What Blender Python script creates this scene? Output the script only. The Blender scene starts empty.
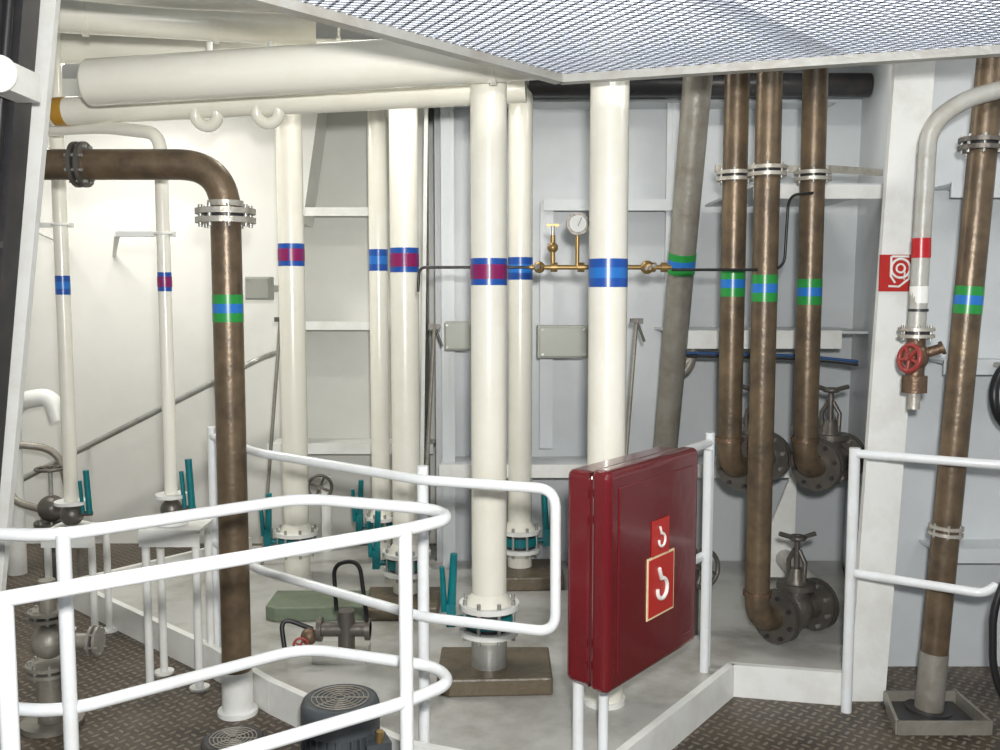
import bpy, math, random
from mathutils import Vector, Matrix
random.seed(3)
V=Vector
scene=bpy.context.scene
scene.view_settings.view_transform='Standard'

# ---------------------------------------------------------------- materials
def paint(name,col,rough=0.4,metal=0.0,dirt=None,amt=0.3,scale=6.0,bump=0.0,bscale=60,coat=0.0,lo=0.45,hi=0.75):
    m=bpy.data.materials.new(name); m.use_nodes=True
    nt=m.node_tree; N=nt.nodes; L=nt.links
    p=N['Principled BSDF']
    p.inputs['Roughness'].default_value=rough
    p.inputs['Metallic'].default_value=metal
    if coat: 
        p.inputs['Coat Weight'].default_value=coat
        p.inputs['Coat Roughness'].default_value=0.12
    tc=N.new('ShaderNodeTexCoord')
    if dirt is None: dirt=tuple(c*0.72 for c in col)
    n=N.new('ShaderNodeTexNoise'); n.inputs['Scale'].default_value=scale; n.inputs['Detail'].default_value=7; n.inputs['Roughness'].default_value=0.65
    L.new(tc.outputs['Object'],n.inputs['Vector'])
    r=N.new('ShaderNodeValToRGB'); r.color_ramp.elements[0].position=lo; r.color_ramp.elements[1].position=hi
    r.color_ramp.elements[0].color=(0,0,0,1); r.color_ramp.elements[1].color=(amt,amt,amt,1)
    L.new(n.outputs['Fac'],r.inputs['Fac'])
    mx=N.new('ShaderNodeMixRGB'); mx.inputs[1].default_value=(*col,1); mx.inputs[2].default_value=(*dirt,1)
    L.new(r.outputs['Color'],mx.inputs[0]); L.new(mx.outputs[0],p.inputs['Base Color'])
    if bump:
        n2=N.new('ShaderNodeTexNoise'); n2.inputs['Scale'].default_value=bscale; n2.inputs['Detail'].default_value=3
        L.new(tc.outputs['Object'],n2.inputs['Vector'])
        b=N.new('ShaderNodeBump'); b.inputs['Strength'].default_value=bump; b.inputs['Distance'].default_value=0.01
        L.new(n2.outputs['Fac'],b.inputs['Height']); L.new(b.outputs['Normal'],p.inputs['Normal'])
    return m

cream=paint('cream_paint',(0.80,0.785,0.70),0.25,0,(0.60,0.54,0.41),0.25,5,0.08,25,0.4)
white=paint('white_paint',(0.78,0.79,0.77),0.35,0,(0.46,0.42,0.35),0.35,7,0.08,30)
railw=paint('rail_white_paint',(0.76,0.79,0.81),0.3,0,(0.5,0.47,0.42),0.3,9,0.05,40,0.3)
wallm=paint('hull_wall_paint',(0.58,0.61,0.63),0.36,0,(0.42,0.43,0.43),0.4,1.6,0.15,9)
wallL=paint('bulkhead_paint',(0.70,0.70,0.665),0.36,0,(0.56,0.55,0.50),0.4,1.6,0.15,9)
ceilm=paint('ceiling_paint',(0.52,0.54,0.56),0.6,0,(0.38,0.38,0.38),0.4,2)
deckm=paint('plinth_deck_paint',(0.47,0.47,0.45),0.32,0,(0.16,0.135,0.10),0.75,3.2,0.15,12,lo=0.44,hi=0.75)
bronze=paint('cupronickel_pipe',(0.19,0.135,0.082),0.36,0.35,(0.08,0.06,0.042),0.9,9,0.15,50,lo=0.35,hi=0.65)
bronze2=paint('bronze_casting',(0.17,0.11,0.07),0.42,0.5,(0.09,0.06,0.045),0.8,18,0.3,80)
darkv=paint('dark_valve_casting',(0.12,0.11,0.10),0.40,0.5,(0.20,0.17,0.13),0.4,14,0.25,40)
steel=paint('galvanised_steel',(0.42,0.42,0.40),0.38,0.6,(0.22,0.2,0.17),0.7,14,0.2,60)
flangem=paint('flange_metal',(0.48,0.46,0.41),0.4,0.4,(0.25,0.2,0.15),0.7,22,0.2,60)
greypipe=paint('weathered_grey_pipe',(0.30,0.285,0.25),0.45,0.3,(0.18,0.15,0.115),0.8,8,0.3,40)
greyp=paint('grey_green_paint',(0.44,0.44,0.41),0.4,0.1,(0.30,0.25,0.20),0.6,10,0.2,40)
teal=paint('teal_paint',(0.0,0.16,0.18),0.35,0,(0.0,0.07,0.09),0.6,20)
blue=paint('blue_tape',(0.012,0.075,0.36),0.3,0,(0.02,0.14,0.42),0.3,30)
lblue=paint('light_blue_tape',(0.02,0.17,0.55),0.3)
redt=paint('magenta_tape',(0.24,0.012,0.10),0.3)
green=paint('green_tape',(0.02,0.27,0.05),0.3)
orange=paint('orange_tape',(0.45,0.24,0.03),0.3)
redp=paint('red_paint',(0.45,0.015,0.02),0.3)
redw=paint('handwheel_red_brown',(0.30,0.04,0.035),0.4)
cabred=paint('cabinet_red_grp',(0.125,0.008,0.012),0.20,0,(0.085,0.006,0.008),0.5,5,0.14,14,0.5)
seam=paint('seam_dark_red',(0.05,0.004,0.005),0.5)
signred=paint('sign_red',(0.45,0.02,0.015),0.35)
signw=paint('sign_white',(0.80,0.80,0.77),0.4)
signy=paint('sign_cream_border',(0.80,0.68,0.42),0.4)
black=paint('black_rubber',(0.012,0.012,0.014),0.4)
darkg=paint('dark_grey_steel',(0.04,0.04,0.045),0.4,0.3,(0.10,0.08,0.07),0.6,10)
motorm=paint('motor_grey',(0.07,0.08,0.09),0.4,0.1,(0.03,0.03,0.03),0.6,14)
box_g=paint('junction_box_grey',(0.33,0.34,0.30),0.4)
padbrown=paint('oily_concrete',(0.12,0.095,0.06),0.4,0,(0.05,0.042,0.03),0.8,8,0.5,30)
padgreen=paint('green_pad',(0.15,0.19,0.13),0.5,0,(0.1,0.09,0.06),0.7,8,0.3,30)
brass=paint('brass',(0.30,0.20,0.075),0.38,0.6)
glass=paint('gauge_face',(0.6,0.62,0.60),0.15)
gratem=paint('grating_galvanised',(0.60,0.65,0.76),0.4,0.1,(0.5,0.55,0.66),0.3,10)
bluec=paint('blue_cable',(0.02,0.07,0.20),0.4)

def emis(name,col,s):
    m=bpy.data.materials.new(name); m.use_nodes=True
    p=m.node_tree.nodes['Principled BSDF']
    p.inputs['Emission Color'].default_value=(*col,1); p.inputs['Emission Strength'].default_value=s
    return m
lampm=emis('lamp_tube',(1,0.98,0.92),9)

def checker_plate():
    m=bpy.data.materials.new('checker_plate'); m.use_nodes=True
    nt=m.node_tree; N=nt.nodes; L=nt.links; p=N['Principled BSDF']
    tc=N.new('ShaderNodeTexCoord'); mp=N.new('ShaderNodeMapping')
    mp.inputs['Rotation'].default_value=(0,0,math.radians(40)); mp.inputs['Scale'].default_value=(26,26,26)
    L.new(tc.outputs['Object'],mp.inputs['Vector'])
    sp=N.new('ShaderNodeSeparateXYZ'); L.new(mp.outputs[0],sp.inputs[0])
    def M(op,a,b=None,c=None):
        n=N.new('ShaderNodeMath'); n.operation=op
        for i,x in enumerate((a,b,c)):
            if x is None: continue
            if isinstance(x,(int,float)): n.inputs[i].default_value=x
            else: L.new(x,n.inputs[i])
        return n.outputs[0]
    x,y=sp.outputs[0],sp.outputs[1]
    fx=M('SUBTRACT',M('FRACT',x),0.5); fy=M('SUBTRACT',M('FRACT',y),0.5)
    par=M('FLOORED_MODULO',M('ADD',M('FLOOR',x),M('FLOOR',y)),2.0)
    inv=M('SUBTRACT',1.0,par)
    a=M('ADD',M('MULTIPLY',fx,par),M('MULTIPLY',fy,inv))
    b=M('ADD',M('MULTIPLY',fy,par),M('MULTIPLY',fx,inv))
    d=M('ADD',M('POWER',M('ABSOLUTE',M('DIVIDE',a,0.46)),2.0),M('POWER',M('ABSOLUTE',M('DIVIDE',b,0.19)),2.0))
    h=M('SUBTRACT',1.0,M('SMOOTH_MIN',d,1.0,0.15))
    mr=N.new('ShaderNodeMapRange'); L.new(h,mr.inputs[0]); mr.inputs[1].default_value=0; mr.inputs[2].default_value=0.35
    n=N.new('ShaderNodeTexNoise'); n.inputs['Scale'].default_value=2.5; n.inputs['Detail'].default_value=8; n.inputs['Roughness'].default_value=0.7
    L.new(tc.outputs['Object'],n.inputs['Vector'])
    cr=N.new('ShaderNodeValToRGB'); cr.color_ramp.elements[0].position=0.35; cr.color_ramp.elements[1].position=0.7
    cr.color_ramp.elements[0].color=(0.035,0.026,0.019,1); cr.color_ramp.elements[1].color=(0.13,0.10,0.072,1)
    L.new(n.outputs['Fac'],cr.inputs[0])
    mx=N.new('ShaderNodeMixRGB'); L.new(mr.outputs[0],mx.inputs[0]); L.new(cr.outputs[0],mx.inputs[1]); mx.inputs[2].default_value=(0.20,0.165,0.125,1)
    L.new(mx.outputs[0],p.inputs['Base Color'])
    bp=N.new('ShaderNodeBump'); bp.inputs['Strength'].default_value=0.8; bp.inputs['Distance'].default_value=0.004
    L.new(mr.outputs[0],bp.inputs['Height']); L.new(bp.outputs[0],p.inputs['Normal'])
    p.inputs['Roughness'].default_value=0.42; p.inputs['Metallic'].default_value=0.25
    return m
plate=checker_plate()

# ---------------------------------------------------------------- builder
class B:
    def __init__(s,name):
        s.name=name; s.v=[]; s.f=[]; s.mi=[]; s.sm=[]; s.mats=[]; s.M=Matrix.Identity(4)
    def add(s,vs,fs,mat,smooth=False):
        if mat not in s.mats: s.mats.append(mat)
        k=s.mats.index(mat); o=len(s.v)
        s.v+= [s.M@V(p) for p in vs]
        for i,f in enumerate(fs):
            s.f.append([o+j for j in f]); s.mi.append(k)
            s.sm.append(smooth if isinstance(smooth,bool) else smooth[i])
    def tube(s,pts,r,mat,seg=20,caps=True):
        pts=[V(p) for p in pts]; n=len(pts)
        rs=r if isinstance(r,(list,tuple)) else [r]*n
        T=[]
        for i in range(n):
            a=pts[max(0,i-1)]; b=pts[min(n-1,i+1)]
            t=(b-a)
            if t.length<1e-9: t=T[-1] if T else V((0,0,1))
            T.append(t.normalized())
        u=T[0].orthogonal().normalized()
        vs=[];fs=[];sm=[]
        for i in range(n):
            u=(u-T[i]*u.dot(T[i])).normalized(); w=T[i].cross(u)
            for k in range(seg):
                a=2*math.pi*k/seg
                vs.append(pts[i]+(u*math.cos(a)+w*math.sin(a))*rs[i])
        for i in range(n-1):
            for k in range(seg):
                k2=(k+1)%seg
                fs.append((i*seg+k,i*seg+k2,(i+1)*seg+k2,(i+1)*seg+k)); sm.append(True)
        s.add(vs,fs,mat,sm)
        if caps:
            s.add(vs[:seg],[tuple(reversed(range(seg)))],mat,False)
            s.add(vs[-seg:],[tuple(range(seg))],mat,False)
    def path(s,pts,R,r,mat,seg=20,caps=True,n=8):
        pts=[V(p) for p in pts]; out=[pts[0]]
        for i in range(1,len(pts)-1):
            p=pts[i]; a=pts[i-1]-p; b=pts[i+1]-p
            d=min(R,a.length*0.49,b.length*0.49)
            p0=p+a.normalized()*d; p1=p+b.normalized()*d
            for k in range(n+1):
                t=k/n
                out.append(p0*(1-t)**2+p*2*t*(1-t)+p1*t*t)
        out.append(pts[-1]); s.tube(out,r,mat,seg,caps)
    def cyl(s,a,b,r,mat,seg=24,r2=None):
        s.tube([a,b],[r,r if r2 is None else r2],mat,seg)
    def box(s,c,size,mat,rz=0,R=None):
        c=V(c); hx,hy,hz=[x/2 for x in size]
        Rm=R if R is not None else Matrix.Rotation(rz,3,'Z')
        vs=[c+Rm@V((x*hx,y*hy,z*hz)) for x in(-1,1) for y in(-1,1) for z in(-1,1)]
        fs=[(0,1,3,2),(4,6,7,5),(0,4,5,1),(2,3,7,6),(0,2,6,4),(1,5,7,3)]
        s.add(vs,fs,mat)
    def bar(s,a,b,w,h,mat,up=(0,0,1)):
        a=V(a);b=V(b); t=(b-a); L=t.length; t.normalize()
        side=t.cross(V(up)).normalized(); u=side.cross(t).normalized()
        R=Matrix((side,t,u)).transposed()
        s.box((a+b)/2,(w,L,h),mat,R=R)
    def prism(s,poly,z0,z1,mat):
        n=len(poly); vs=[(x,y,z0) for x,y in poly]+[(x,y,z1) for x,y in poly]
        fs=[tuple(reversed(range(n))),tuple(range(n,2*n))]+[(i,(i+1)%n,n+(i+1)%n,n+i) for i in range(n)]
        s.add(vs,fs,mat)
    def hexa(s,p8,mat):
        s.add(p8,[(3,2,1,0),(4,5,6,7),(0,1,5,4),(1,2,6,5),(2,3,7,6),(3,0,4,7)],mat)
    def torus(s,c,n,R,r,mat,seg=28,rs=10,a0=0,a1=2*math.pi,u=None):
        c=V(c); n=V(n).normalized(); u=V(u).normalized() if u else n.orthogonal().normalized(); w=n.cross(u)
        full=abs(a1-a0-2*math.pi)<1e-6
        vs=[];fs=[]
        tot=seg if full else seg+1
        for i in range(tot):
            a=a0+(a1-a0)*i/seg; d=u*math.cos(a)+w*math.sin(a)
            for k in range(rs):
                b=2*math.pi*k/rs
                vs.append(c+d*(R+r*math.cos(b))+n*r*math.sin(b))
        for i in range(seg):
            j=(i+1)%tot
            for k in range(rs):
                k2=(k+1)%rs
                fs.append((i*rs+k,j*rs+k,j*rs+k2,i*rs+k2))
        s.add(vs,fs,mat,True)
    def sphere(s,c,r,mat,sc=(1,1,1),seg=20,rings=12):
        c=V(c); vs=[];fs=[]
        for i in range(rings+1):
            th=math.pi*i/rings
            for k in range(seg):
                a=2*math.pi*k/seg
                vs.append(c+V((r*sc[0]*math.sin(th)*math.cos(a),r*sc[1]*math.sin(th)*math.sin(a),r*sc[2]*math.cos(th))))
        for i in range(rings):
            for k in range(seg):
                k2=(k+1)%seg
                fs.append((i*seg+k,(i+1)*seg+k,(i+1)*seg+k2,i*seg+k2))
        s.add(vs,fs,mat,True)
    def flange(s,c,n,R,th,mat,nb=8,bm=None,gap=0.012):
        c=V(c); n=V(n).normalized(); bm=bm or steel
        s.cyl(c-n*(gap/2+th),c-n*gap/2,R,mat,28); s.cyl(c+n*gap/2,c+n*(gap/2+th),R,mat,28)
        s.cyl(c-n*gap/2,c+n*gap/2,R*0.72,darkg,20)
        u=n.orthogonal().normalized(); w=n.cross(u)
        for i in range(nb):
            a=2*math.pi*(i+0.5)/nb; d=(u*math.cos(a)+w*math.sin(a))*R*0.82
            e=gap/2+th+R*0.13
            s.cyl(c+d-n*e,c+d+n*e,R*0.085,bm,6)
    def finish(s,bevel=0.0,seg=2):
        me=bpy.data.meshes.new(s.name)
        me.from_pydata([tuple(p) for p in s.v],[],s.f)
        for m in s.mats: me.materials.append(m)
        me.polygons.foreach_set('material_index',s.mi); me.polygons.foreach_set('use_smooth',s.sm)
        me.update()
        ob=bpy.data.objects.new(s.name,me); scene.collection.objects.link(ob)
        if bevel:
            md=ob.modifiers.new('bevel','BEVEL'); md.width=bevel; md.segments=seg; md.limit_method='ANGLE'; md.angle_limit=math.radians(50)
        return ob
def bands(b,a,d,r,cols,h):
    a=V(a); d=V(d).normalized(); tot=sum(x[1] for x in cols); t=-h/2
    for m,w in cols:
        hh=h*w/tot
        b.cyl(a+d*t,a+d*(t+hh),r+0.0012,m,28); t+=hh
def patch_band(b,x,y,z,r,h):
    """blue tape ring with magenta label segments round the middle"""
    b.cyl((x,y,z-h/2),(x,y,z+h/2),r+0.0012,blue,32)
    for i in range(6):
        a0=2*math.pi*i/6+0.62; a1=a0+2*math.pi/6*0.93; n=8; R=r+0.0026
        vs=[];fs=[]
        for k in range(n+1):
            a=a0+(a1-a0)*k/n
            vs+=[(x+R*math.cos(a),y+R*math.sin(a),z-h*0.27),(x+R*math.cos(a),y+R*math.sin(a),z+h*0.27)]
        for k in range(n): fs.append((2*k,2*k+2,2*k+3,2*k+1))
        b.add(vs,fs,redt,True)
def wheel(b,c,n,R,mat,r=0.008,sp=4):
    c=V(c); n=V(n).normalized(); b.torus(c,n,R,r,mat)
    u=n.orthogonal().normalized(); w=n.cross(u)
    for i in range(sp):
        a=2*math.pi*i/sp+0.4
        b.cyl(c,c+(u*math.cos(a)+w*math.sin(a))*R,r*0.8,mat,8)
    b.cyl(c-n*0.015,c+n*0.015,R*0.22,mat,12)

# ---------------------------------------------------------------- room shell
b=B('floor'); b.box((0,1.5,-0.05),(8.0,10.0,0.1),plate); b.finish()
b=B('ceiling'); b.box((0,1.5,2.95),(8.0,10.0,0.1),ceilm); b.finish()
b=B('wall_back_left'); b.box((-2.17,6.0,1.45),(3.66,0.1,2.9),wallL); b.finish()
b=B('wall_back'); b.box((0.84,5.35,1.45),(2.4,0.1,2.9),wallm); b.finish()
b=B('wall_return'); b.box((-0.335,5.675,1.45),(0.05,0.55,2.9),wallm); b.finish()
b=B('wall_back_right'); b.hexa([(1.60,3.95,0),(3.97,3.95,0),(3.97,4.05,0),(1.63,4.05,0),(1.725,3.95,2.9),(3.97,3.95,2.9),(3.97,4.05,2.9),(1.755,4.05,2.9)],wallm); b.finish()
b=B('wall_left'); b.box((-4.0,2.5,1.45),(0.1,7.0,2.9),wallL); b.finish()
b=B('wall_right'); b.box((4.0,1.5,1.45),(0.1,5.0,2.9),wallm); b.finish()

poly=[(-2.2,4.75),(-1.2,3.85),(-0.87,3.5),(-0.3,3.0),(0.27,2.78),(0.92,3.66),(1.36,3.57),(1.36,3.64),(1.49,3.66),(1.93,5.28),(-0.37,5.28),(-0.37,5.6),(-1.5,5.6)]
b=B('raised_plinth')
b.prism(poly,0,0.08,deckm)
edge=poly[:7]
for i in range(len(edge)-1):
    p,q=V((*edge[i],0)),V((*edge[i+1],0)); b.bar(p+V((0,0,0.065)),q+V((0,0,0.065)),0.03,0.13,white)
b.bar((-2.2,4.75,0.065),(-1.5,5.6,0.065),0.03,0.13,white)
b.finish()

# hull framing: structural stiffeners, stringers and web frames along the walls
b=B('hull_frame_1')
for x,z0,z1 in ((-0.28,0.08,2.9),(0.25,0.75,2.08),(0.92,0.75,2.9),(1.45,0.08,2.9)):
    b.box((x,5.21,(z0+z1)/2),(0.012,0.18,z1-z0),wallm); b.box((x,5.13,(z0+z1)/2),(0.07,0.012,z1-z0),wallm)
b.box((0.62,5.2,2.08),(0.78,0.2,0.012),wallm); b.box((0.62,5.1,2.06),(0.78,0.012,0.06),wallm)
b.box((0.74,5.12,0.67),(2.12,0.36,0.012),wallm); b.box((0.74,4.94,0.66),(2.12,0.012,0.07),white)
b.box((0.72,5.2,2.6),(2.1,0.2,0.012),wallm)
b.finish()
b=B('hull_frame_2')
b.box((1.36,5.0,1.40),(1.0,0.6,0.012),wallm); b.box((1.27,4.70,1.365),(0.84,0.012,0.09),white)
b.box((1.45,4.75,2.07),(0.66,1.0,0.012),wallm); b.box((1.45,4.25,2.04),(0.66,0.012,0.06),white)
b.hexa([(1.32,4.9,0.1),(1.55,4.9,0.1),(1.55,4.9,0.64),(1.52,4.9,0.64),(1.32,4.92,0.1),(1.55,4.92,0.1),(1.55,4.92,0.64),(1.52,4.92,0.64)],white)
b.finish()
b=B('hull_frame_3')
b.box((-0.98,5.8,1.41),(0.5,0.3,0.015),white); b.box((-0.98,5.65,1.40),(0.5,0.015,0.05),white)
b.box((-0.98,5.8,2.08),(0.5,0.3,0.015),white); b.box((-0.98,5.65,2.07),(0.5,0.015,0.05),white)
b.hexa([(-1.26,5.64,2.0),(-1.16,5.64,2.0),(-1.02,5.64,2.9),(-1.12,5.64,2.9),(-1.26,5.94,2.0),(-1.16,5.94,2.0),(-1.02,5.94,2.9),(-1.12,5.94,2.9)],wallL)
b.box((-0.9,5.8,0.67),(1.0,0.3,0.015),white); b.box((-0.9,5.65,0.66),(1.0,0.015,0.06),white)
b.box((-1.22,5.82,1.1),(0.015,0.24,1.9),wallL)
b.hexa([(-0.46,5.3,0.08),(-0.44,5.3,0.08),(-0.44,5.94,0.08),(-0.46,5.94,0.08),(-0.38,4.95,2.9),(-0.36,4.95,2.9),(-0.44,5.94,2.9),(-0.46,5.94,2.9)],white)
b.finish()
b=B('hull_frame_4')
for z in (2.02,0.55,1.32):
    b.box((2.65,3.87,z),(1.75,0.16,0.012),wallm); b.box((2.65,3.79,z-0.02),(1.75,0.012,0.06),wallm)
b.finish()
b=B('frame_column')
b.hexa([(1.37,3.60,0),(1.51,3.60,0),(1.51,3.63,0),(1.37,3.63,0),(1.535,3.74,2.9),(1.69,3.74,2.9),(1.69,3.77,2.9),(1.535,3.77,2.9)],white)
b.hexa([(1.49,3.63,0),(1.51,3.63,0),(1.97,5.3,0),(1.95,5.3,0),(1.66,3.77,2.9),(1.68,3.77,2.9),(2.0,5.3,2.9),(1.98,5.3,2.9)],wallm)
b.finish()
b=B('frame_column')
b.hexa([(-1.77,3.0,0),(-1.70,3.0,0),(-1.70,3.03,0),(-1.77,3.03,0),(-1.375,3.0,2.9),(-1.305,3.0,2.9),(-1.305,3.03,2.9),(-1.375,3.03,2.9)],white)
b.finish()
b=B('cable_trunk')
b.hexa([(-1.92,2.85,0),(-1.70,2.85,0),(-1.70,2.95,0),(-1.92,2.95,0),(-1.56,2.85,2.9),(-1.33,2.85,2.9),(-1.33,2.95,2.9),(-1.56,2.95,2.9)],darkg)
b.tube([(-1.73,2.83,0),(-1.36,2.83,2.9)],0.016,black); b.tube([(-1.79,2.82,0),(-1.42,2.82,2.9)],0.013,steel); b.tube([(-1.84,2.82,0),(-1.47,2.82,2.9)],0.02,black)
for t in (0.3,0.45,0.6,0.75): b.box((-1.80+0.365*t,2.825,2.9*t),(0.20,0.05,0.02),darkv)
b.finish()
b=B('bulkhead_lamp')
b.sphere((-1.36,2.62,2.19),0.034,lampm,(1,0.7,1.4)); b.torus((-1.36,2.64,2.19),(0,1,0),0.042,0.009,white); b.box((-1.375,2.73,2.19),(0.07,0.20,0.08),white)
b.finish()

# ---------------------------------------------------------------- white vertical pipes with butterfly valves
def butterfly(b,x,y,r,zt,zb,side=-1,lz=0.26):
    R=r*1.72; th=0.020
    for z in (zt,zb):
        b.cyl((x,y,z-th/2),(x,y,z+th/2),R,white,32)
    b.cyl((x,y,zt+th/2),(x,y,zt+0.05),r*1.35,cream,28,r2=r)
    b.cyl((x,y,zb-0.04),(x,y,zb-th/2),r,cream,28,r2=r*1.3)
    b.cyl((x,y,zb),(x,y,zt),r*1.3,darkg,28)
    b.cyl((x,y,(zt+zb)/2-0.022),(x,y,(zt+zb)/2+0.022),r*1.5,teal,28)
    for i in range(8):
        a=2*math.pi*(i+.5)/8; bx=x+R*.86*math.cos(a); by=y+R*.86*math.sin(a)
        b.cyl((bx,by,zb-0.03),(bx,by,zt+0.03),0.008,steel,6)
    zc=(zt+zb)/2; dx=side
    ex=x+dx*(R+0.03)
    b.cyl((x,y,zc),(ex,y-0.02,zc),0.014,teal,12)
    b.box((ex,y-0.02,zc+0.02),(0.035,0.05,0.09),teal)
    b.tube([(ex,y-0.02,zc+0.03),(ex-0.012*side,y-0.03,zc+lz)],[0.018,0.014],teal,10)
    b.tube([(ex+dx*0.026,y-0.02,zc+0.03),(ex+dx*0.034,y-0.03,zc+lz*0.8)],[0.013,0.010],teal,10)
BLB=[(blue,1),(lblue,1.2),(blue,1)]
def white_pipe(x,y,r,zband,cols,zt,zb,side=-1,ztop=2.62,foot='cone',back=0.3,lz=0.26):
    b=B('white_riser_pipe')
    top=[(x,y,zt+0.02),(x,y,ztop)]+([(x,y+back,ztop)] if back else [])
    b.path(top,0.13,r,cream,28)
    b.cyl((x,y,0.08),(x,y,0.10),r*1.15,white,28)
    b.cyl((x,y,0.08),(x,y,zb),r*1.02,steel if foot=='steel' else cream,28)
    butterfly(b,x,y,r,zt,zb,side=side,lz=lz)
    h=0.10 if y<4.3 else 0.115
    if cols=='patch': patch_band(b,x,y,zband,r,h)
    else: bands(b,(x,y,zband),(0,0,1),r,cols,h)
    b.finish()
white_pipe(-1.08,4.95,0.067,1.79,'patch',0.33,0.24)
white_pipe(-0.655,5.15,0.050,1.77,BLB,0.36,0.27)
white_pipe(-0.455,4.55,0.068,1.75,'patch',0.33,0.24)
white_pipe(-0.042,3.6,0.068,1.675,'patch',0.39,0.29,foot='steel',ztop=2.42,back=0,lz=0.26)
white_pipe(0.105,4.95,0.064,1.72,BLB,0.34,0.24,side=1,back=0.25)
white_pipe(0.387,3.42,0.069,1.667,BLB,0.39,0.29,side=1,ztop=2.66)
for (x,y,sx,sy,h,m) in ((-0.02,3.62,0.44,0.34,0.07,padbrown),(-0.47,4.45,0.36,0.34,0.06,padbrown),(0.15,4.9,0.36,0.36,0.07,padbrown),(-0.86,4.4,0.46,0.26,0.07,padgreen)):
    b=B('pipe_pad'); 
    poly2=[(x-sx/2,y-sy/2+0.03),(x-sx/2+0.05,y-sy/2),(x+sx/2,y-sy/2+0.02),(x+sx/2,y+sy/2),(x-sx/2,y+sy/2)]
    b.prism(poly2,0.08,0.08+h,m); b.finish(0.008)

def small_valve_pipe(x,y,r,zv,zband,top,patch):
    b=B('small_white_pipe')
    b.path([(x,y,zv+0.08)]+top,0.08,r,cream,20)
    for z in (zv+0.09,zv-0.02): b.cyl((x,y,z),(x,y,z+0.014),r*2.4,white,24)
    b.sphere((x,y,zv+0.04),r*1.7,darkv)
    b.cyl((x,y,zv+0.04),(x+0.10,y-0.02,zv+0.05),0.012,darkv,12)
    b.tube([(x+0.09,y-0.02,zv+0.05),(x+0.08,y-0.02,zv+0.25)],0.014,teal,10)
    b.tube([(x+0.06,y-0.02,zv+0.05),(x+0.05,y-0.02,zv+0.20)],0.009,teal,10)
    zs=zv-0.03
    b.box((x+0.02,y,zs),(0.24,0.20,0.016),white); b.box((x+0.02,y-0.095,zs-0.03),(0.24,0.012,0.06),white)
    for dx in (-0.08,0.12):
        for dy in (-0.08,0.08):
            b.cyl((x+dx,y+dy,0),(x+dx,y+dy,zs),0.016,white,14); b.cyl((x+dx,y+dy,0),(x+dx,y+dy,0.01),0.04,white,14)
    if patch: patch_band(b,x,y,zband,r,0.075)
    else: bands(b,(x,y,zband),(0,0,1),r,BLB,0.085)
    b.finish()
small_valve_pipe(-1.335,3.8,0.026,0.68,1.64,[(-1.335,3.8,2.22),(-1.62,3.95,2.27),(-2.2,4.2,2.29)],True)
small_valve_pipe(-1.97,4.3,0.031,0.54,1.63,[(-1.97,4.3,2.9)],False)
b=B('pipe_bracket'); b.bar((-1.53,3.83,1.83),(-1.30,3.83,1.83),0.03,0.02,white); b.bar((-1.53,3.83,1.83),(-2.4,5.95,1.83),0.02,0.02,white); b.torus((-1.335,3.8,1.83),(0,0,1),0.03,0.006,white); b.finish()
b=B('pipe_bracket'); b.bar((-2.15,4.33,1.9),(-1.93,4.33,1.9),0.03,0.02,white); b.bar((-2.15,4.33,1.9),(-2.7,5.95,1.9),0.02,0.02,white); b.torus((-1.97,4.3,1.9),(0,0,1),0.035,0.006,white); b.finish()

# ---------------------------------------------------------------- bronze elbow pipe (left)
b=B('bronze_elbow_pipe')
b.path([(-2.0,3.5,2.06),(-1.0,3.5,2.06),(-1.0,3.5,0.16)],0.17,0.055,bronze,28,n=14)
b.flange((-1.0,3.5,1.875),(0,0,1),0.108,0.02,flangem,8)
b.cyl((-1.0,3.5,1.91),(-1.0,3.5,1.93),0.064,flangem)
b.flange((-1.52,3.5,2.06),(1,0,0),0.082,0.015,darkv,8)
b.cyl((-1.0,3.5,0.0),(-1.0,3.5,0.17),0.058,white,28); b.cyl((-1.0,3.5,0.0),(-1.0,3.5,0.015),0.075,white,28)
bands(b,(-1.0,3.5,1.54),(0,0,1),0.055,[(green,1),(lblue,1),(green,1)],0.10)
b.finish()

# ---------------------------------------------------------------- gate valve
def gate(b,c,d,mat,s=1.0):
    c=V(c); d=V(d).normalized()
    b.sphere(c,0.078*s,mat,(1,1,1.15))
    b.cyl(c-d*0.13*s,c+d*0.13*s,0.058*s,mat)
    for t in (-1,1):
        b.flange(c+d*0.135*s*t,d,0.115*s,0.018*s,mat,8,darkg if t<0 else None)
    z=V((0,0,1))
    b.cyl(c,c+z*0.11*s,0.06*s,mat,20,r2=0.05*s)
    b.cyl(c+z*0.10*s,c+z*0.125*s,0.088*s,mat,8)
    b.cyl(c+z*0.125*s,c+z*0.19*s,0.05*s,mat,16,r2=0.026*s)
    for q in (-1,1):
        o=V((d.y,-d.x,0))*0.038*s*q
        b.tube([c+z*0.13*s+o,c+z*0.22*s+o*1.1,c+z*0.27*s+o*0.3],0.011*s,mat,8)
    b.cyl(c+z*0.18*s,c+z*0.33*s,0.013*s,mat,10)
    e=V((1,0.2,0)).normalized()*0.085*s
    b.tube([c+z*0.335*s-e+z*0.012,c+z*0.32*s,c+z*0.335*s+e+z*0.004],0.011*s,mat,8)
    b.torus(c+z*0.325*s,(0,0,1),0.028*s,0.011*s,mat)
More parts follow.
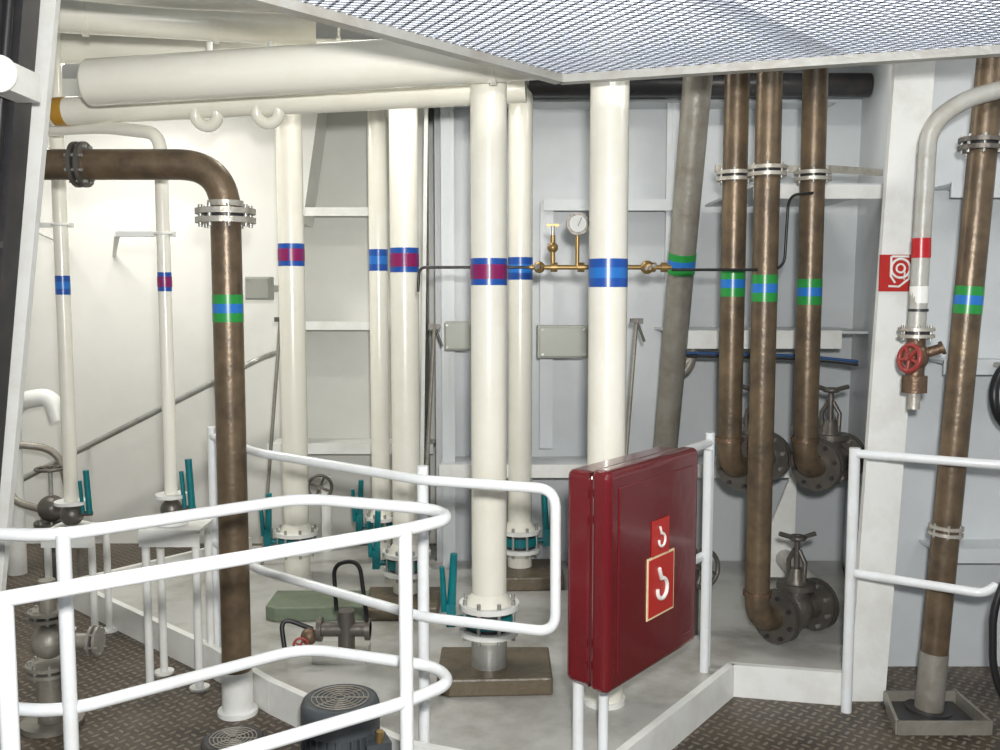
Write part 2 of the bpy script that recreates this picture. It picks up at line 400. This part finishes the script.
def bronze_riser(x,y,zel,zband,d,s=1.0):
    b=B('bronze_riser_pipe'); d=V(d).normalized(); r=0.052
    e=V((x,y,zel))
    b.path([(x,y,2.9),e,e+d*0.22],0.14,r,bronze,28,n=12)
    b.flange((x,y,2.09),(0,0,1),0.078,0.015,flangem,6)
    bands(b,(x,y,zband),(0,0,1),r,[(green,1),(lblue,1),(green,1)],0.11)
    b.cyl((x,y,zel+0.12),(x,y,zel+0.14),r*1.15,bronze2)
    c=e+d*0.27*s
    gate(b,c,d,darkv,s)
    q=c+d*0.15*s
    b.path([q,q+d*0.08,(q.x+d.x*0.10,5.27,q.z)],0.06,0.05,greyp)
    b.finish()
bronze_riser(1.0,4.1,0.83,1.635,(0.62,0.78,0))
bronze_riser(1.33,4.1,0.83,1.60,(0.66,0.75,0))
bronze_riser(1.09,3.93,0.20,1.615,(0.80,0.60,0))
b=B('pipe_clamp_bar'); b.bar((0.93,4.17,2.13),(1.42,4.17,2.13),0.02,0.03,flangem); b.bar((1.42,4.17,2.13),(1.70,4.3,2.13),0.02,0.03,flangem); b.finish()

b=B('leaning_grey_pipe')
b.tube([(0.885,4.22,2.9),(0.86,4.88,0.80)],[0.066,0.062],greypipe,28)
b.path([(0.86,4.88,0.81),(0.857,4.93,0.68),(0.857,5.28,0.64)],0.12,0.062,greypipe,28)
d=V((0.025,-0.66,2.1)); a=V((0.86,4.88,0.80)); bands(b,a+d*(0.94/2.1),d,0.0655,[(green,1),(lblue,1),(green,1)],0.10)
b.path([(0.93,4.85,1.22),(0.99,4.84,1.28),(0.97,4.83,1.38)],0.05,0.03,greypipe,16); b.path([(0.88,4.86,1.15),(0.97,4.84,1.22),(0.98,4.84,1.3)],0.04,0.028,greypipe,16)
b.finish()

# ---------------------------------------------------------------- right side pipes
b=B('bronze_drop_pipe')
b.tube([(1.635,3.5,0.0),(1.77,3.5,2.5),(1.79,3.5,2.9)],0.050,bronze,28)
ax=V((0.054,0,1))
b.flange((1.75,3.5,2.13),ax,0.085,0.016,darkv,8); b.flange((1.673,3.5,0.71),ax,0.062,0.012,flangem,6)
b.cyl((1.635,3.5,0.0),(1.636,3.5,0.02),0.085,darkg); b.cyl((1.635,3.5,0.0),(1.648,3.5,0.24),0.052,greypipe)
bands(b,(1.72,3.5,1.57),ax,0.050,[(green,1),(lblue,1),(green,1)],0.10)
b.finish()
b=B('floor_coaming')
for p,q in (((1.44,3.32),(1.78,3.32)),((1.78,3.32),(1.78,3.60)),((1.44,3.32),(1.50,3.58)),((1.50,3.58),(1.78,3.58))):
    b.bar((*p,0.025),(*q,0.025),0.012,0.05,greypipe)
b.box((1.62,3.45,0.008),(0.28,0.24,0.012),darkg)
b.finish()
b=B('fire_main_pipe')
b.path([(2.1,3.4,2.40),(1.62,3.4,2.27),(1.505,3.4,2.18),(1.49,3.4,1.45)],0.16,0.031,greyp,20)
b.cyl((1.496,3.4,1.72),(1.495,3.4,1.79),0.033,redp)
b.cyl((1.4945,3.4,1.56),(1.494,3.4,1.62),0.0322,signw)
b.cyl((1.494,3.4,1.53),(1.494,3.4,1.54),0.034,darkg)
b.flange((1.49,3.4,1.455),(0,0,1),0.062,0.012,flangem,6)
b.sphere((1.49,3.4,1.37),0.046,bronze2,(1,1,1.2)); b.cyl((1.49,3.4,1.44),(1.49,3.4,1.24),0.032,bronze2)
b.cyl((1.49,3.4,1.30),(1.49,3.4,1.24),0.046,bronze2,8)
b.cyl((1.49,3.4,1.24),(1.49,3.4,1.18),0.022,flangem)
b.cyl((1.49,3.4,1.37),(1.43,3.31,1.37),0.014,bronze2)
wheel(b,(1.43,3.31,1.37),(-0.92,-0.38,0.15),0.046,redw,0.009,5)
b.cyl((1.49,3.4,1.37),(1.56,3.36,1.40),0.018,bronze2); b.cyl((1.56,3.36,1.40),(1.57,3.355,1.405),0.026,bronze2,6)
b.finish()
def hook(b,c,u,n,s,mat):
    """fire-hose pictogram: hook curl with tail"""
    c=V(c);u=V(u).normalized();n=V(n).normalized();z=V((0,0,1))
    pts=[]
    for i in range(22):
        t=i/21; a=math.radians(-190+290*t); R=s*(0.26+0.04*t)
        pts.append(c+u*(R*math.cos(a))+z*(R*math.sin(a)-s*0.12)+n*0.002)
    pts.append(c+u*(-s*0.18)+z*(s*0.50)+n*0.002)
    b.tube(pts,s*0.06,mat,8)
b=B('fire_hose_sign')
b.box((1.54,3.665,1.672),(0.13,0.006,0.14),signred)
b.torus((1.555,3.661,1.69),(0,-1,0),0.036,0.005,signw,24,8); b.torus((1.555,3.661,1.69),(0,-1,0),0.016,0.004,signw,20,8)
b.tube([(1.52,3.661,1.735),(1.585,3.661,1.735)],0.0045,signw,8); b.tube([(1.518,3.661,1.735),(1.518,3.661,1.66),(1.535,3.661,1.635)],0.0045,signw,8)
b.tube([(1.59,3.661,1.69),(1.588,3.661,1.65),(1.55,3.661,1.62),(1.51,3.661,1.622)],0.0045,signw,8)
b.bar((1.56,3.667,1.67),(1.565,3.675,1.67),0.03,0.05,steel)
ob=b.finish(); ob.location.x=-0.02

# ---------------------------------------------------------------- railings
rr=0.0165
b=B('guard_railing')
loop=[(-1.5,2.36),(-1.1,2.30),(-0.58,2.73),(-0.18,2.59),(-0.13,2.48),(-0.25,2.35),(-0.97,1.82),(-1.5,1.43)]
for z in (1.0,0.55): b.path([(x,y,z) for x,y in loop],0.09,rr,railw,16)
for x,y in ((-1.085,2.315),(-0.24,2.36),(-0.975,1.82),(-1.48,2.36),(-1.45,1.47)):
    b.cyl((x,y,0),(x,y,1.0),rr*1.1,railw,16); b.cyl((x,y,0),(x,y,0.012),0.045,railw,16)
b.finish()
b=B('guard_railing')
pb=[(-1.2,3.92),(-0.91,3.52),(-0.25,3.0),(0.17,2.86)]
b.path([(x,y,1.0) for x,y in pb]+[(0.172,2.86,0.55)]+[(x,y,0.55) for x,y in reversed(pb[:-1])],0.06,rr,railw,16)
for x,y in ((-1.2,3.92),(-0.25,3.03)):
    b.cyl((x,y,0.08),(x,y,1.04),rr*1.15,railw,16)
b.finish()
b=B('guard_railing')
b.path([(0.25,2.93,1.0),(0.84,3.76,1.0)],0.05,rr,railw,16); b.path([(0.25,2.93,0.55),(0.84,3.76,0.55)],0.05,rr,railw,16)
for x,y,z in ((0.25,2.93,1.0),(0.84,3.76,1.04),(0.82,3.70,0.98)):
    b.cyl((x,y,0.08),(x,y,z),rr*1.1,railw,16)
b.cyl((0.335,2.97,0.08),(0.335,2.97,0.395),rr,railw,16)
b.finish()
b=B('guard_railing')
b.path([(1.33,3.50,1.0),(1.75,3.26,1.0),(2.3,3.15,1.0),(2.3,3.15,0.0)],0.1,rr,railw,16)
b.path([(1.33,3.48,0.55),(1.69,3.24,0.55),(1.74,3.26,0.57)],0.03,rr,railw,16)
b.cyl((1.325,3.51,0.0),(1.325,3.51,1.02),0.02,railw,16)
b.finish()

# ---------------------------------------------------------------- red fire hose cabinet
e=V((0.62,0.785,0)).normalized(); n=V((0.785,-0.62,0)).normalized()
N0=V((0.325,2.75,0.40))
Mx=Matrix((( e.x,n.x,0,N0.x),(e.y,n.y,0,N0.y),(0,0,1,N0.z),(0,0,0,1)))
body=B('hose_box_body'); body.M=Mx
Lb,D,H=0.57,0.16,0.665
body.box((Lb/2,-D/2-0.03,H/2),(Lb,D-0.06,H),cabred)
bo=body.finish(0.022,4)
lid=B('lid'); lid.M=Mx
lid.box((Lb/2,-0.035,H/2),(Lb+0.016,0.07,H+0.016),cabred); lo_=lid.finish(0.024,5)
pan=B('lid_panel'); pan.M=Mx; pan.box((Lb/2,0.0,H/2),(Lb-0.09,0.008,H-0.09),cabred); po=pan.finish(0.004,3)
det=B('fittings'); det.M=Mx
det.box((Lb/2,-0.073,H/2),(Lb-0.005,0.006,H-0.005),seam)
for z in (0.07,0.14,0.52,0.60):
    det.cyl((-0.010,-0.075,z-0.012),(-0.010,-0.075,z+0.012),0.005,cabred,10)
det.box((Lb+0.01,-0.05,0.30),(0.02,0.05,0.06),black); det.sphere((Lb+0.03,-0.04,0.30),0.022,black)
def sign(x,z,w,h,border):
    if border:
        det.box((x,0.006,z),(w,0.003,h),signy); det.box((x,0.008,z),(w-0.014,0.003,h-0.014),signred)
    else: det.box((x,0.006,z),(w,0.003,h),signred)
    hook(det,(x,0.010,z),(1,0,0),(0,1,0),min(w,h)*0.66,signw)
sign(0.30,0.265,0.175,0.20,True); sign(0.295,0.42,0.11,0.12,False)
do=det.finish()
par=bpy.data.objects.new('fire_hose_cabinet',None); scene.collection.objects.link(par)
for o in (bo,lo_,po,do): o.parent=par

# ---------------------------------------------------------------- overhead pipes
def hpipe(name,pts,r,mat=cream,joints=(),bnd=None,R=0.15):
    b=B(name); b.path(pts,R,r,mat,32)
    a=V(pts[0]); c=V(pts[-1]); d=(c-a).normalized()
    for t in joints:
        p=a.lerp(c,t); b.cyl(p-d*0.012,p+d*0.012,r*1.12,mat,28)
        b.bar(p+V((0,0,r)),V((p.x,p.y,2.9)),0.03,0.01,mat,up=d)
    if bnd: bands(b,a+d*bnd[0],d,r,bnd[1],bnd[2])
    return b
b=hpipe('large_overhead_pipe',[(-1.54,3.66,2.385),(0.22,3.44,2.44)],0.086,joints=(0.86,))
b.sphere((-1.54,3.66,2.385),0.086,cream,(0.45,1,1)); b.finish()
b=hpipe('overhead_pipe',[(-1.83,3.95,2.33),(0.10,3.78,2.39)],0.056,bnd=(0.045,[(orange,1)],0.05))
for t in (0.34,0.47):
    p=V((-1.83,3.95,2.33)).lerp(V((0.10,3.78,2.39)),t)
    b.torus(p+V((0,-0.02,-0.045)),(0,1,0.2),0.045,0.024,cream,20,12)
    b.cyl(p+V((0,0.02,0)),p+V((0.02,0.02,0.55)),0.012,white,10)
b.finish()
b=hpipe('overhead_pipe',[(-2.6,3.45,2.64),(-0.75,3.95,2.66)],0.070,joints=(0.40,0.55,0.8)); b.finish()
b=hpipe('overhead_pipe',[(-1.75,2.75,2.52),(-1.1,3.15,2.56),(-0.3,3.85,2.72)],0.05,joints=(0.3,0.6,0.9)); b.finish()
b=hpipe('overhead_pipe',[(-3.0,4.4,2.72),(0.2,4.7,2.72)],0.07,joints=(0.3,0.7)); b.finish()
b=hpipe('overhead_pipe',[(0.25,4.60,2.74),(3.2,3.75,2.74)],0.05,mat=darkg); b.finish()
b=hpipe('overhead_pipe',[(0.15,5.0,2.66),(1.9,5.0,2.66)],0.06,mat=darkg); b.finish()

# grating platform overhead
O=V((0.195,3.15,2.30)); e1=V((0.957,-0.289,0)); e2=V((-0.664,-0.748,0))
b=B('overhead_grating')
pa,pb_=0.046,0.034; na,nb=58,50
vs=[];fs=[]
def strand(p,q):
    t=(q-p).normalized(); sd=t.cross(V((0,0,1)))*0.0046; u=V((0,0,0.003))
    k=len(vs)
    vs.extend([p-sd-u,p+sd-u,p+sd+u,p-sd+u,q-sd-u,q+sd-u,q+sd+u,q-sd+u])
    fs.extend([(k,k+4,k+5,k+1),(k+1,k+5,k+6,k+2),(k+2,k+6,k+7,k+3),(k+3,k+7,k+4,k)])
for i in range(na):
    for j in range(nb):
        c=O+e1*(i*pa)+e2*(j*pb_)
        r_=c+e1*pa/2+e2*pb_/2
        l_=c-e1*pa/2+e2*pb_/2
        dn=c+e2*pb_
        strand(c,r_); 
        if i>0: strand(c,l_)
        strand(r_,dn)
        if i>0: strand(l_,dn)
b.add(vs,fs,gratem)
A=O; Bq=O+e1*(na*pa); C=Bq+e2*(nb*pb_); Dq=O+e2*(nb*pb_)
for p,q in ((A,Bq),(Bq,C),(C,Dq),(Dq,A)): b.bar(p,q,0.04,0.055,greyp)
for t in (0.33,0.66):
    p=A.lerp(Bq,t); b.bar(p+V((0,0,0.03)),p+e2*(nb*pb_)+V((0,0,0.03)),0.012,0.05,greyp)
for p in (A+e1*0.6,Bq-e1*0.5,A+e2*1.0): b.cyl(p,p+V((0,0,0.6)),0.012,steel,10)
b.finish()

# ---------------------------------------------------------------- gauge manifold and thin lines
b=B('gauge_manifold')
y=3.9
b.tube([(0.12,y,1.70),(0.70,y,1.70)],0.010,brass,12)
for x in (0.16,0.22,0.33,0.40,0.62,0.67): b.cyl((x-0.014,y,1.70),(x+0.014,y,1.70),0.020,brass,6)
b.cyl((0.315,y,1.70),(0.315,y,1.83),0.009,brass,10)
b.cyl((0.315,y+0.01,1.875),(0.315,y-0.02,1.875),0.046,darkv,28); b.cyl((0.315,y-0.018,1.875),(0.315,y-0.023,1.875),0.034,glass,28)
b.bar((0.315,y-0.026,1.865),(0.33,y-0.026,1.90),0.003,0.003,black)
b.cyl((0.215,y,1.70),(0.215,y,1.83),0.010,brass,10); b.sphere((0.215,y,1.78),0.022,brass); b.cyl((0.215,y,1.83),(0.215,y,1.87),0.007,steel,8); b.bar((0.19,y,1.87),(0.24,y,1.87),0.01,0.01,brass)
b.sphere((0.60,y,1.70),0.028,brass); b.cyl((0.60,y-0.06,1.70),(0.60,y,1.70),0.012,brass,8); b.cyl((0.15,y-0.05,1.70),(0.16,y,1.70),0.012,darkv,8)
b.sphere((0.16,y,1.70),0.024,brass); b.bar((0.58,y-0.06,1.69),(0.63,y-0.06,1.71),0.012,0.012,darkv)
b.path([(0.12,y,1.70),(-0.33,y,1.70),(-0.335,y,1.60)],0.03,0.006,black,8)
b.path([(0.70,y,1.69),(1.16,y,1.69),(1.17,y,1.99),(1.30,4.0,2.01)],0.06,0.006,black,8)
b.finish()
b=B('cable_run'); b.path([(0.92,4.685,1.30),(1.5,4.68,1.285),(1.70,4.5,1.27)],0.1,0.008,bluec,10); b.path([(0.92,4.685,1.285),(1.5,4.68,1.27),(1.70,4.5,1.255)],0.1,0.006,black,10); b.finish()

def jbox(x,y,z,w,h,yw):
    b=B('junction_box'); b.box((x,y,z),(w,0.10,h),box_g); b.box((x,y-0.055,z),(w*0.92,0.015,h*0.9),box_g)
    for sx in (-1,1):
        for sz in (-1,1): b.cyl((x+sx*w*.4,y-0.06,z+sz*h*.38),(x+sx*w*.4,y-0.068,z+sz*h*.38),0.006,steel,8)
    b.bar((x,y+0.05,z),(x,yw,z),0.04,0.04,greyp)
    b.finish(0.004)
jbox(-0.215,5.0,1.37,0.15,0.15,5.29); jbox(0.33,5.0,1.34,0.27,0.17,5.29); jbox(-1.36,5.4,1.62,0.14,0.13,5.94)
def pole(x0,y0,z0,x1,y1,z1,m=greypipe):
    b=B('sounding_rod'); b.tube([(x0,y0,z0),(x1,y1,z1)],0.010,m,10); b.box((x0,y0,z0),(0.06,0.04,0.025),darkv); b.tube([(x0,y0,z0),(x0+0.04,y0,z0-0.10)],0.007,darkv,8); b.finish()
pole(-0.34,4.93,1.42,-0.42,4.93,0.08); pole(0.66,4.6,1.46,0.57,4.6,0.08); pole(-1.2,5.2,1.45,-1.33,5.2,0.08)
b=B('valve_handwheel'); wheel(b,(-1.0,5.2,0.52),(0.2,-1,0.1),0.065,darkv,0.009); b.cyl((-1.0,5.2,0.52),(-1.02,5.6,0.50),0.012,steel,10); b.cyl((-1.02,5.5,0.08),(-1.02,5.5,0.52),0.03,white,14); b.finish()
b=B('valve_handwheel'); wheel(b,(0.87,3.98,0.42),(0.5,-1,0.1),0.08,darkv,0.010); b.cyl((0.87,3.98,0.42),(0.85,4.12,0.40),0.013,steel,10); b.cyl((0.85,4.13,0.08),(0.85,4.13,0.44),0.035,darkv,14); b.finish()
b=B('wall_handrail'); b.path([(-3.1,5.75,0.0),(-3.0,5.75,0.42),(-1.45,5.75,1.20),(-1.40,5.9,1.22)],0.06,0.018,steel,12)
b.cyl((-2.6,5.75,0.62),(-2.6,5.94,0.62),0.012,steel,10); b.cyl((-1.8,5.75,1.02),(-1.8,5.94,1.02),0.012,steel,10); b.finish()
b=B('vent_pipe'); b.path([(-2.75,5.3,0.0),(-2.75,5.3,0.98),(-2.52,5.3,1.02),(-2.48,5.3,0.88)],0.12,0.05,white,18); b.finish()
b=B('filter_valve'); b.cyl((-2.35,4.9,0),(-2.35,4.9,0.35),0.05,darkv,16); b.flange((-2.35,4.9,0.38),(0,0,1),0.09,0.014,darkv,8); b.sphere((-2.35,4.9,0.47),0.07,darkv); b.cyl((-2.35,4.9,0.5),(-2.35,4.9,0.68),0.012,steel,8); wheel(b,(-2.35,4.9,0.68),(0,0,1),0.07,darkv)
b.path([(-2.35,4.9,0.45),(-2.6,4.95,0.50),(-2.62,5.0,0.8),(-2.4,5.1,0.75),(-2.3,5.1,0.3),(-2.3,5.1,0)],0.1,0.02,greypipe,12); b.finish()

# ---------------------------------------------------------------- motors and pumps in the foreground
def motor(x,y,r,h,mat):
    b=B('electric_motor')
    b.cyl((x,y,0),(x,y,0.02),r*1.1,mat,32); b.cyl((x,y,0.02),(x,y,h-0.06),r*0.86,mat,32)
    for i in range(28):
        a=2*math.pi*i/28; R=Matrix.Rotation(a,3,'Z')
        b.box((x+math.cos(a)*r*0.9,y+math.sin(a)*r*0.9,h*0.45),(r*0.2,0.004,h*0.6),mat,R=R)
    b.tube([(x,y,h-0.09),(x,y,h-0.02),(x,y,h-0.004),(x,y,h)],[r,r,r*0.95,r*0.86],mat,36)
    for k in range(1,7): b.torus((x,y,h+0.002),(0,0,1),r*0.12*k,0.0022,greypipe,28,6)
    for i in range(8):
        a=2*math.pi*i/8; b.cyl((x+math.cos(a)*r*.12,y+math.sin(a)*r*.12,h+0.002),(x+math.cos(a)*r*.74,y+math.sin(a)*r*.74,h+0.002),0.002,greypipe,6)
    b.box((x+r*0.95,y-r*0.35,h*0.5),(0.08,0.08,0.08),mat,0.4)
    b.cyl((x+r*1.05,y-r*0.5,h*0.6),(x+r*1.08,y-r*0.55,h*0.75),0.012,brass,10)
    b.finish()
motor(-0.51,2.93,0.125,0.31,motorm); motor(-0.84,2.88,0.10,0.20,darkg)
b=B('small_hand_pump')
x,y=-0.66,3.85
b.box((x,y,0.10),(0.22,0.16,0.04),greyp); b.cyl((x+0.02,y,0.12),(x+0.02,y,0.28),0.035,darkv,20); b.cyl((x-0.08,y,0.2),(x+0.12,y,0.2),0.03,darkv,16)
b.cyl((x+0.10,y,0.2),(x+0.12,y,0.2),0.045,darkv,16); b.cyl((x-0.10,y,0.2),(x-0.08,y,0.2),0.05,darkv,16); b.sphere((x-0.13,y-0.03,0.18),0.035,bronze2); wheel(b,(x-0.15,y-0.10,0.17),(0.1,-1,0.1),0.028,redw,0.005)
b.path([(x-0.02,y,0.28),(x-0.03,y,0.48),(x+0.08,y-0.02,0.50),(x+0.11,y-0.02,0.25),(x+0.10,y,0.2)],0.09,0.009,black,12)
b.path([(x-0.12,y,0.2),(x-0.25,y-0.02,0.26),(x-0.22,y-0.06,0.10)],0.06,0.010,black,12)
b.finish()
b=B('small_pump')
x,y=-1.66,3.4
b.cyl((x,y,0),(x,y,0.02),0.11,greypipe); b.cyl((x,y,0.02),(x,y,0.20),0.05,greypipe); b.flange((x,y,0.22),(0,0,1),0.085,0.014,greypipe,8); b.sphere((x,y,0.32),0.065,greypipe); b.flange((x,y,0.42),(0,0,1),0.07,0.012,greypipe,8); b.cyl((x,y,0.43),(x,y,0.55),0.03,greypipe,16)
b.cyl((x,y,0.32),(x+0.16,y,0.32),0.028,greypipe,16); b.flange((x+0.17,y,0.32),(1,0,0),0.055,0.01,greypipe,6)
b.finish()
b=B('rubber_hose'); b.path([(1.95,3.15,0.78),(1.73,3.12,0.70),(1.66,3.12,0.55),(1.67,3.12,0.30),(1.76,3.12,0.14),(1.95,3.12,0.10),(2.1,3.2,0.013)],0.12,0.013,black,12); b.finish()
b=B('hose_coil'); b.torus((1.98,3.65,1.20),(0.6,-1,0.1),0.12,0.018,black); b.cyl((1.98,3.65,1.31),(1.98,3.94,1.31),0.012,steel,8); b.finish()

def lampfix(x,y,z,rz,L=1.0,E=18):
    p=bpy.data.objects.new('fluorescent_lamp',None); scene.collection.objects.link(p)
    b=B('housing'); R=Matrix.Rotation(rz,3,'Z'); b.box((x,y,z+0.035),(L,0.16,0.05),white,R=R); o1=b.finish(0.008); o1.parent=p
    b=B('tube'); d=R@V((L*0.46,0,0)); c=V((x,y,z-0.005)); b.cyl(c-d,c+d,0.022,lampm,14); o2=b.finish(); o2.parent=p
    l=bpy.data.lights.new('lamp_light','AREA'); l.shape='RECTANGLE'; l.size=L; l.size_y=0.12; l.energy=E; l.color=(1,0.97,0.90)
    lo=bpy.data.objects.new('lamp_light',l); lo.location=(x,y,z-0.04); lo.rotation_euler=(0,0,rz); scene.collection.objects.link(lo); lo.parent=p
lampfix(-2.3,5.0,2.83,0.2,1.2,36)
lampfix(-0.4,4.2,2.83,0,1.0,14)
lampfix(1.2,4.35,2.83,0,0.7,9)
lampfix(0.8,1.6,2.83,0,1.2,34)
lampfix(2.6,2.8,2.83,1.4,1.0,12)
l=bpy.data.lights.new('camera_flash','AREA'); l.size=0.10; l.energy=120; l.color=(1,0.985,0.95)
lo=bpy.data.objects.new('camera_flash',l); lo.location=(0.06,-0.05,1.78); lo.rotation_euler=(math.radians(90),0,0); scene.collection.objects.link(lo)

w=bpy.data.worlds.new('world'); scene.world=w; w.use_nodes=True
w.node_tree.nodes['Background'].inputs[0].default_value=(0.80,0.90,1.0,1); w.node_tree.nodes['Background'].inputs[1].default_value=0.5

cam=bpy.data.cameras.new('camera'); cam.lens=34.2; cam.sensor_width=36; cam.clip_start=0.02
co=bpy.data.objects.new('camera',cam); co.location=(0,0,1.6); co.rotation_euler=(math.radians(85),0,0); scene.collection.objects.link(co); scene.camera=co
